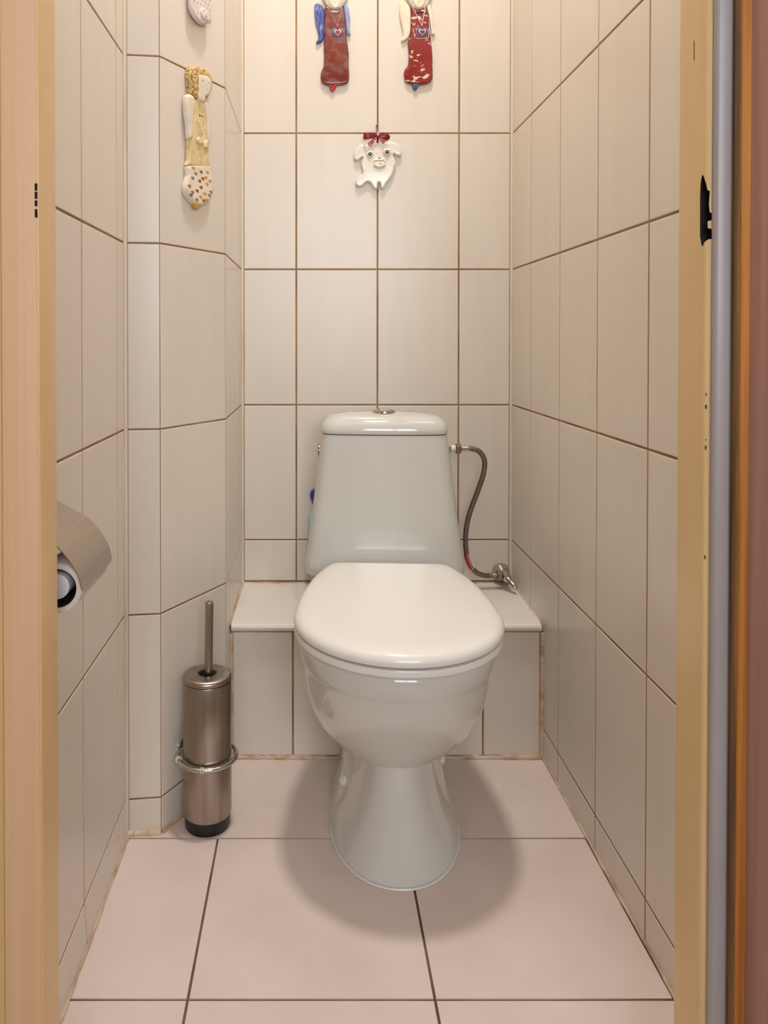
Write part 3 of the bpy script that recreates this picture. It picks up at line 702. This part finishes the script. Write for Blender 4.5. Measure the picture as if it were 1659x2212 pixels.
BW = Matrix(((1, 0, 0), (0, 0, -1), (0, 1, 0))).to_4x4()      # local x right, y up, z towards the room
D1 = dict(body=[(-0.027, 0.2062), (-0.0177, 0.2086), (-0.0107, 0.2016), (-0.0013, 0.1993), (0.008, 0.2028), (0.015, 0.2086), (0.0185, 0.2051), (0.0221, 0.19), (0.0244, 0.1621), (0.0268, 0.1365), (0.0303, 0.1133), (0.0326, 0.0923), (0.0327, 0.0598), (0.0338, 0.0388), (0.0315, 0.0248), (0.0222, 0.0178), (0.0058, 0.0155), (-0.0153, 0.0151), (-0.0293, 0.019), (-0.0359, 0.0295), (-0.0368, 0.0435), (-0.0328, 0.0551), (-0.0293, 0.0644), (-0.0282, 0.0923), (-0.0293, 0.1226), (-0.027, 0.1342), (-0.0282, 0.1691), (-0.027, 0.1877)],
 foot=[(-0.0164, 0.0178), (0.0023, 0.0178), (0.0006, 0.0097), (-0.0024, 0.0039), (-0.0082, -0.0003), (-0.0129, 0.0039), (-0.0153, 0.0109)],
 wl=[(-0.0527, 0.2086), (-0.0492, 0.2167), (-0.041, 0.2174), (-0.034, 0.2109), (-0.0282, 0.2004), (-0.027, 0.176), (-0.027, 0.1458), (-0.0305, 0.1295), (-0.0387, 0.1202), (-0.0469, 0.1191), (-0.048, 0.1237), (-0.0422, 0.1319), (-0.0434, 0.1481), (-0.048, 0.1644), (-0.0515, 0.1877)],
 wr=[(0.0197, 0.2086), (0.0232, 0.2137), (0.0291, 0.212), (0.0326, 0.2016), (0.0356, 0.1807), (0.0349, 0.1528), (0.0373, 0.1423), (0.0338, 0.1388), (0.0291, 0.1412), (0.0268, 0.1528), (0.0244, 0.176)],
 heart=(0.005, 0.1412), holes=((-0.0107, 0.1923), (0.008, 0.1923)), cord=((-0.0188, 0.2062), (0.0038, 0.1586), (0.0146, 0.1969)), chin=(-.0015, .2011))
D2 = dict(body=[(-0.0196, 0.2086), (-0.0137, 0.2113), (-0.009, 0.2039), (0.0003, 0.2004), (0.0096, 0.2016), (0.0155, 0.2086), (0.0213, 0.2039), (0.0249, 0.1807), (0.0273, 0.1528), (0.0308, 0.1342), (0.0332, 0.1133), (0.0356, 0.083), (0.0357, 0.0598), (0.0364, 0.0388), (0.0334, 0.0272), (0.0252, 0.0202), (0.0077, 0.0174), (-0.011, 0.0178), (-0.0263, 0.0213), (-0.0333, 0.0307), (-0.035, 0.0435), (-0.0322, 0.0551), (-0.0252, 0.0644), (-0.0229, 0.0923), (-0.0253, 0.1179), (-0.0206, 0.1342), (-0.0183, 0.1528), (-0.0172, 0.1877)],
 foot=[(-0.0146, 0.0197), (0.0018, 0.0197), (0.0002, 0.012), (-0.0028, 0.0062), (-0.0075, 0.0034), (-0.0115, 0.0074), (-0.0134, 0.0132)],
 wl=[(-0.0469, 0.2086), (-0.0441, 0.219), (-0.0348, 0.2213), (-0.0231, 0.2132), (-0.0184, 0.1993), (-0.0179, 0.1644), (-0.0206, 0.1388), (-0.0299, 0.1272), (-0.0393, 0.1226), (-0.0416, 0.1272), (-0.037, 0.1365), (-0.0393, 0.1574), (-0.0452, 0.183)],
 wr=[(0.0201, 0.2109), (0.0248, 0.2167), (0.0302, 0.212), (0.0365, 0.1877), (0.039, 0.1574), (0.042, 0.1447), (0.0378, 0.14), (0.0331, 0.1412), (0.0308, 0.1574), (0.026, 0.1877)],
 heart=(0.0091, 0.1423), holes=((-0.0044, 0.1918), (0.012, 0.1935)), cord=((-0.0156, 0.2086), (0.0086, 0.1598), (0.0171, 0.2086)), chin=(.0016, .2011))
def angel(D, loc, label, mats):
    e = empty('ceramic_angel', loc, BW); tag(e, label, 'wall figurine', 'pair of red ceramic angels on the back wall')
    md, mwl, mwr, mf, mring, mcore, mcord = mats
    relief('wing', D['wl'], mwl, e, .0006, .0075, .0035); relief('wing', D['wr'], mwr, e, .0006, .0070, .003, 3, .0025)
    relief('dress', D['body'], md, e, .002, .0085, .0035)
    relief('feet', D['foot'], mf, e, .002, .0065, .003, 3, .0025)
    fx = sum(p[0] for p in D['foot'])/7; 
    tube('toe_line', [(fx + .001, .016, .0090), (fx, .009, .0088), (fx - .0008, .003, .0080)], .0005, M['void'], e, 6)
    cx, cy = D['chin']; cy += .031
    relief('hair', [(cx + .0325*math.cos(t)*(1.0 if math.sin(t) > -.2 else .92), cy + .004 + .036*math.sin(t)) for t in [2*math.pi*i/18 for i in range(18)]], M['hairw'], e, .002, .0088, .004)
    relief('face', [(cx + .0205*math.cos(t)*(1 - .18*max(0, -math.sin(t))), cy + .0305*math.sin(t)) for t in [2*math.pi*i/18 for i in range(18)]], M['cream'], e, .004, .0092, .004)
    for sx in (-.008, .008): disc('eye', cx + sx, cy + .003, .0130, .0014, M['eyeb'], e, .0006, 12)
    disc('mouth', cx - .0005, cy - .0150, .0130, .0010, M['redd'], e, .0005, 10)
    hx, hy = D['heart']
    for nm, s, m, b in (('heart_rim', .0148, mring[0], .0100), ('heart_ring', .0128, mring[1], .0118), ('heart_line', .0092, mring[2], .0134), ('heart_core', .0066, mcore, .0146)):
        relief(nm, [(hx + a, hy + q) for a, q in heart(s)], m, e, b, .0028, .0014, 1, .0014)
    (a, b, c) = D['cord']
    for p in (a, c): tube('cord', [(p[0], p[1], .0104), ((p[0]*.8+b[0]*.2), (p[1]*.8+b[1]*.2), .0112), (b[0], b[1], .0114)], .0008, mcord, e, 6)
    h1, h2 = D['holes']
    for h in (h1, h2): disc('hole', h[0], h[1], .0104, .0021, M['void'], e, .0004, 14)  # flat dark disc in place of the shaded hole
    tube('hole_bar', [(h1[0], h1[1], .0108), (h2[0], h2[1], .0108)], .0014, M['bargrey'] if md is M['redA'] else M['void'], e, 8)
    yb = hy - .012
    tube('pocket_line', [(hx - .022, hy + .012, .0108), (hx - .018, yb + .002, .0108), (hx - .012, yb - .001, .0108), (hx + .012, yb - .001, .0108), (hx + .016, yb + .002, .0108), (hx + .017, hy + .012, .0106)], .0006, mcord, e, 6)
    return e
angel(D1, (.060, YB - .0005, 1.5165), 'ceramic angel in a marbled dark red dress with blue streaked wings',
      (M['redA'], M['blueA'], M['blueL'], M['redo'], (M['blueL'], M['blue'], M['white']), M['red'], M['cordp']))
angel(D2, (.264, YB - .0005, 1.5165), 'ceramic angel in a bright red dress with plain cream wings',
      (M['redB'], M['cream'], M['cream'], M['blueg'], (M['blueL'], M['blue'], M['white']), M['redd'], M['white']))

# white dog figure
DGB = [(-0.0593, 0.001), (-0.0577, 0.0131), (-0.0538, 0.023), (-0.0472, 0.0307), (-0.0373, 0.0345), (-0.0274, 0.0351), (-0.0186, 0.0373), (-0.0098, 0.0417), (-0.001, 0.045), (0.0079, 0.0395), (0.0167, 0.0373), (0.0255, 0.0406), (0.0365, 0.0406), (0.0475, 0.0373), (0.0531, 0.0318), (0.0575, 0.0241), (0.0597, 0.0164), (0.0592, 0.0076), (0.0564, 0.0049), (0.0498, 0.0054), (0.0432, 0.0087), (0.0399, 0.0098), (0.0393, 0.0043), (0.0437, -0.0034), (0.046, -0.0154), (0.0432, -0.0209), (0.041, -0.0319), (0.0366, -0.0429), (0.03, -0.0539), (0.0234, -0.0616), (0.0201, -0.0682), (0.0157, -0.0748), (0.0113, -0.0765), (0.0074, -0.0726), (0.0063, -0.0649), (0.0041, -0.0605), (0.0019, -0.0616), (0.0014, -0.0682), (0.0003, -0.0748), (-0.0041, -0.077), (-0.0096, -0.0759), (-0.0141, -0.0682), (-0.0185, -0.0616), (-0.024, -0.0594), (-0.0295, -0.0616), (-0.0372, -0.0693), (-0.0449, -0.071), (-0.0527, -0.0682), (-0.0554, -0.0616), (-0.0538, -0.0539), (-0.0472, -0.0451), (-0.0384, -0.0396), (-0.0373, -0.0308), (-0.0406, -0.0198), (-0.0406, -0.0088), (-0.0367, -0.0001), (-0.0389, 0.0016), (-0.0417, -0.0012), (-0.0461, -0.0055), (-0.0527, -0.0066), (-0.0577, -0.0034)]
dog = empty('ceramic_dog', (.164, YB - .0008, 1.352), BW); tag(dog, 'white ceramic dog with bulging eyes hanging from a red bow', 'wall figurine')
relief('body', DGB, M['dogw'], dog, .001, .0090, .005, 3, .0052)
relief('muzzle', [(.0046 + .0175*math.cos(t), -.0085 + .0105*math.sin(t)) for t in [2*math.pi*i/16 for i in range(16)]], M['dogw'], dog, .0085, .0060, .0055, 2, .0095)
relief('lower_lip', [(.0046 + .0165*math.cos(t), -.0170 + .0105*math.sin(t)) for t in [2*math.pi*i/16 for i in range(16)]], M['dogw'], dog, .0085, .0068, .0062, 2, .0075)
for (x, y, r, p) in ((-.0191, .0087, .0092, .0046), (.0228, .0137, .0106, .0048)):
    b = ball('eyeball', x, y, .0102, r, M['white'], dog, .55, 24)
    disc('pupil', x, y, .0102 + r*.50, p, M['eyeb'], b, .0012, 20); disc('glint', x - .0004, y + .0004, .0102 + r*.50 + .0011, p*.32, M['white'], b, .0004, 10)
    tube('eyelid', [(x + r*.98*math.cos(R(a)), y + r*.98*math.sin(R(a)), .0108 + r*.12) for a in range(20, 165, 12)], .0011, M['dogw'], b, 6)
for x in (.0018, .0057): disc('nostril', x, -.0012, .0138, .0016, M['brown'], dog, .0012, 10)
tube('mouth', [(-.007, -.0066, .0143), (-.001, -.0086, .0150), (.0046, -.0083, .0152), (.010, -.0080, .0150), (.0156, -.0055, .0143)], .0007, M['brown'], dog, 6)
relief('tongue', [(.0028, -.0140), (.0110, -.0140), (.0068, -.0192)], M['gold'], dog, .0148, .0016, .0006, 2, .0008)
disc('hang_hole_dark', -.0004, .0384, .0098, .0022, M['void'], dog, .0004, 14)  # dark disc painted in for the shade of the hanging hole
bow = empty('ribbon_bow', (.164, YB - .0008, 1.352), BW); tag(bow, 'dark red ribbon bow with white snowflake print above the dog figure', 'ribbon')
def band(name, path, w, m, parent, t=.0006):
    """flat ribbon following a path; w = half width vectors"""
    P = catmull(path, 5, False); bm = bmesh.new(); rings = []
    for i, p in enumerate(P):
        d = (P[min(i+1, len(P)-1)] - P[max(i-1, 0)]).normalized(); s = Vector((-d.y, d.x, 0)); s = s.normalized() if s.length > 1e-4 else Vector((0, 1, 0))
        q = i/(len(P)-1); ww = w(q) if callable(w) else w; n = d.cross(s).normalized()
        rings.append([p + s*ww + n*t/2, p - s*ww + n*t/2, p - s*ww - n*t/2, p + s*ww - n*t/2])
    loft_bm(bm, rings); return bmobj(name, bm, m, parent, smooth=True)
bw = lambda q: .0018 + .0052*math.sin(math.pi*min(1, q*1.05))
band('loop', [(-.001, .0512, .016), (-.012, .0535, .021), (-.024, .0520, .024), (-.0340, .0495, .021), (-.0300, .0500, .014), (-.018, .0510, .012), (-.002, .0505, .013)], bw, M['ribbon'], bow)
band('loop', [(.001, .0512, .016), (.010, .0545, .021), (.0175, .0535, .023), (.0245, .0490, .020), (.0205, .0455, .015), (.012, .0485, .013), (.002, .0505, .013)], lambda q: .0015 + .0036*math.sin(math.pi*q), M['ribbon'], bow)
band('tail', [(-.002, .0505, .017), (-.0100, .0430, .017), (-.0215, .0295, .015)], lambda q: .0020 + .0040*q, M['ribbon2'], bow)
band('tail', [(.002, .0505, .017), (.0075, .0440, .017), (.0165, .0365, .016)], lambda q: .0020 + .0036*q, M['ribbon2'], bow)
ball('knot', 0, .0508, .0165, .0048, M['ribbon'], bow, .8, 16)
band('hanging_loop', [(-.0004, .0400, .0105), (-.0004, .0505, .0150), (.0002, .0640, .0090), (-.0022, .0825, .0035)], .0022, M['ribbon'], bow)
band('hanging_loop', [(-.0004, .0505, .0140), (.0006, .0640, .0085), (.0006, .0830, .0030)], .0014, M['ribbon'], bow)
lathe('nail', [(0, 0), (.0012, 0), (.0012, .005), (.002, .0052), (.002, .006), (0, .006)], M['chrome'], bow, 10, loc=(-.0008, .0825, .0005))

# blonde figure on the slanted wall face
dC = Vector((C3[0]-C2[0], C3[1]-C2[1], 0)).normalized()
def onC(s, z, off=.0006):
    p = Vector((C2[0], C2[1], 0)) + dC*s; nn = dC.cross(Vector((0, 0, 1))); p += nn*off; p.z = z; return p
RC = Matrix((dC, Vector((0, 0, 1)), dC.cross(Vector((0, 0, 1))))).transposed().to_4x4()
ld = empty('ceramic_girl', onC(.084, 1.154), RC); tag(ld, 'tall ceramic girl with ochre curly hair and spotted skirt on the slanted wall', 'wall figurine')
LB = [(-0.0033, 0.205), (0.0151, 0.209), (0.0307, 0.2103), (0.037, 0.2042), (0.0401, 0.1874), (0.0464, 0.1595), (0.0495, 0.1248), (0.0494, 0.1012), (0.0542, 0.0843), (-0.0130, 0.0760), (-0.0127, 0.0885), (-0.0111, 0.1173), (-0.0096, 0.131), (-0.0035, 0.1477), (-0.0003, 0.1771)]
LS = [(0.0520, 0.0930), (0.0550, 0.0820), (0.0616, 0.058), (0.0616, 0.044), (0.0557, 0.0252), (0.0428, 0.0153), (0.0238, 0.0075), (0.0052, 0.0076), (-0.0144, 0.0179), (-0.0233, 0.0297), (-0.0218, 0.0432), (-0.0143, 0.0616), (-0.0128, 0.0780)]
relief('dress', LB, M['ochre'], ld, .001, .0100, .005)
relief('skirt', LS, M['skirt'], ld, .0005, .0108, .0055)
relief('hair', [(-0.0122, 0.2405), (-0.0136, 0.2495), (-0.0091, 0.2623), (0.0061, 0.2711), (0.0246, 0.2746), (0.0435, 0.2726), (0.0564, 0.2646), (0.0589, 0.2516), (0.0547, 0.2345), (0.0466, 0.2225), (0.0354, 0.2155), (0.0275, 0.2075), (0.0151, 0.208), (0.0058, 0.2074), (-0.0063, 0.2156)], M['hair'], ld, .001, .0125, .006)
relief('face', [(0.0120, 0.2548), (0.0199, 0.2580), (0.0371, 0.2605), (0.0500, 0.2580), (0.0530, 0.248), (0.0500, 0.2345), (0.0430, 0.2240), (0.0339, 0.2180), (0.0300, 0.2070), (0.0120, 0.2070), (0.0110, 0.2294)], M['skin'], ld, .004, .0115, .0045)
relief('arm', [(-0.0227, 0.1978), (-0.0197, 0.2071), (-0.0123, 0.212), (-0.0017, 0.2111), (0.0028, 0.2009), (-0.0003, 0.1771), (-0.0029, 0.1478), (-0.0035, 0.1324), (-0.0111, 0.1269), (-0.0155, 0.1315), (-0.017, 0.1539), (-0.0228, 0.177)], M['skin'], ld, .003, .0115, .0055)
relief('arm', [(0.0344, 0.2074), (0.0433, 0.2059), (0.0481, 0.1894), (0.0496, 0.1603), (0.0512, 0.141), (0.0463, 0.132), (0.0416, 0.1427), (0.0394, 0.1775)], M['skin'], ld, .003, .0110, .004, 3, .003)
relief('hand', [(0.0082, 0.1317), (0.0155, 0.1377), (0.0258, 0.1342), (0.028, 0.1269), (0.019, 0.1235), (0.0097, 0.1243)], M['ochre'], ld, .009, .0055, .003)
relief('hand', [(0.0312, 0.1315), (0.0391, 0.1372), (0.0439, 0.1323), (0.0423, 0.1222), (0.0347, 0.1191), (0.0284, 0.1207)], M['ochre'], ld, .009, .0055, .003)
tube('sleeve_line', [(.020, .168, .0114), (.021, .155, .0116), (.024, .142, .0116), (.027, .130, .0118), (.030, .122, .0122)], .0012, M['skin'], ld, 6)
tube('sleeve_line', [(.040, .175, .0112), (.042, .155, .0112), (.043, .140, .0112)], .0009, M['skin'], ld, 6)
relief('feet', [(0.0041, 0.0097), (0.019, 0.0099), (0.0196, 0.0041), (0.0149, -0.0005), (0.0078, -0.0006), (0.0051, 0.0038)], M['spot2'], ld, .002, .0080, .004, 3, .003)
for (x, y, r) in ((.0222, .2461, .0015), (.0430, .2470, .0014), (.0350, .2395, .0008), (.0350, .2335, .0009)):
    disc('face_dot', x, y, .0153, r, M['brown'], ld, .0005, 10)
for (x, y) in ((.0185, .1790), (.0255, .1795)): disc('button', x, y, .0108, .0022, M['brown'], ld, .0008, 12)
disc('button', .0255, .1459, .0108, .0026, M['brown'], ld, .0008, 12)
for i, (x, y) in enumerate([(-0.0022, 0.0744), (0.0054, 0.0653), (0.022, 0.0717), (0.0415, 0.0746), (-0.0038, 0.055), (0.0172, 0.0533), (0.0367, 0.0633), (-0.0134, 0.0383), (0.0215, 0.042), (0.0405, 0.0512), (-0.0044, 0.0284), (0.0094, 0.0332), (0.0334, 0.0316), (0.0478, 0.031), (-0.0085, 0.0225), (0.0202, 0.023), (0.0088, 0.0164), (0.0302, 0.0178), (0.0400, 0.0205), (0.0530, 0.0384), (.0270, .0600), (.0500, .0590)]):
    m = (M['spot1'], M['spot2'], M['spot3'])[(i*7 + 1) % 3]
    relief('painted_spot', [(x - .0058, y + .0012), (x - .001, y + .0026), (x + .0028, y + .0034), (x + .0050, y), (x + .0026, y - .0032), (x - .0016, y - .0026)], m, ld, .0108, .0008, .0003, 2, .0006)
# pitted clay plaque above it
pq = empty('clay_plaque', onC(.086, 1.51, .0072), RC @ Matrix.Rotation(R(-2), 4, 'X')); tag(pq, 'pitted white clay plaque high on the slanted wall, cut by the top edge', 'wall plaque')
relief('slab', [(-0.0113, 0.037), (-0.0101, 0.0166), (0.0013, 0.0056), (0.0166, -0.0004), (0.0307, 0.0017), (0.0482, 0.0109), (0.0515, 0.0160), (0.0499, 0.0312), (0.049, 0.0603), (.048, .11), (.040, .14), (.019, .150), (-.002, .14), (-.011, .11)], M['plaque'], pq, 0, .0085, .003)
relief('embossed_face', [(0.0136, 0.0197), (0.0183, 0.0272), (0.0261, 0.0305), (0.0355, 0.0278), (0.0419, 0.0204), (0.0371, 0.0099), (0.0292, 0.0076), (0.0182, 0.0098)], M['plaque'], pq, .0080, .0040, .0022)
relief('nose', [(.0250, .0230), (.0285, .0230), (.0300, .0150), (.0265, .0130), (.0235, .0150)], M['plaque'], pq, .0115, .0025, .0015, 2, .0012)
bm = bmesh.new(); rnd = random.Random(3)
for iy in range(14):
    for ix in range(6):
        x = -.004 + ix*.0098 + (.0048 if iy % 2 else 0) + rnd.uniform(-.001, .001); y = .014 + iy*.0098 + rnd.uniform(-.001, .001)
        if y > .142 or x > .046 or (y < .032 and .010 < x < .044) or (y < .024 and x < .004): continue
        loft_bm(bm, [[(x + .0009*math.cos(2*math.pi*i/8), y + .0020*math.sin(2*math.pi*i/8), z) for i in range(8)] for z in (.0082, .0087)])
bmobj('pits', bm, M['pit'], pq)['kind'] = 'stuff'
lathe('wall_peg', [(0, -.0070), (.004, -.0070), (.004, .001), (0, .001)], M['plaque'], pq, 12, loc=(.019, .09, 0))
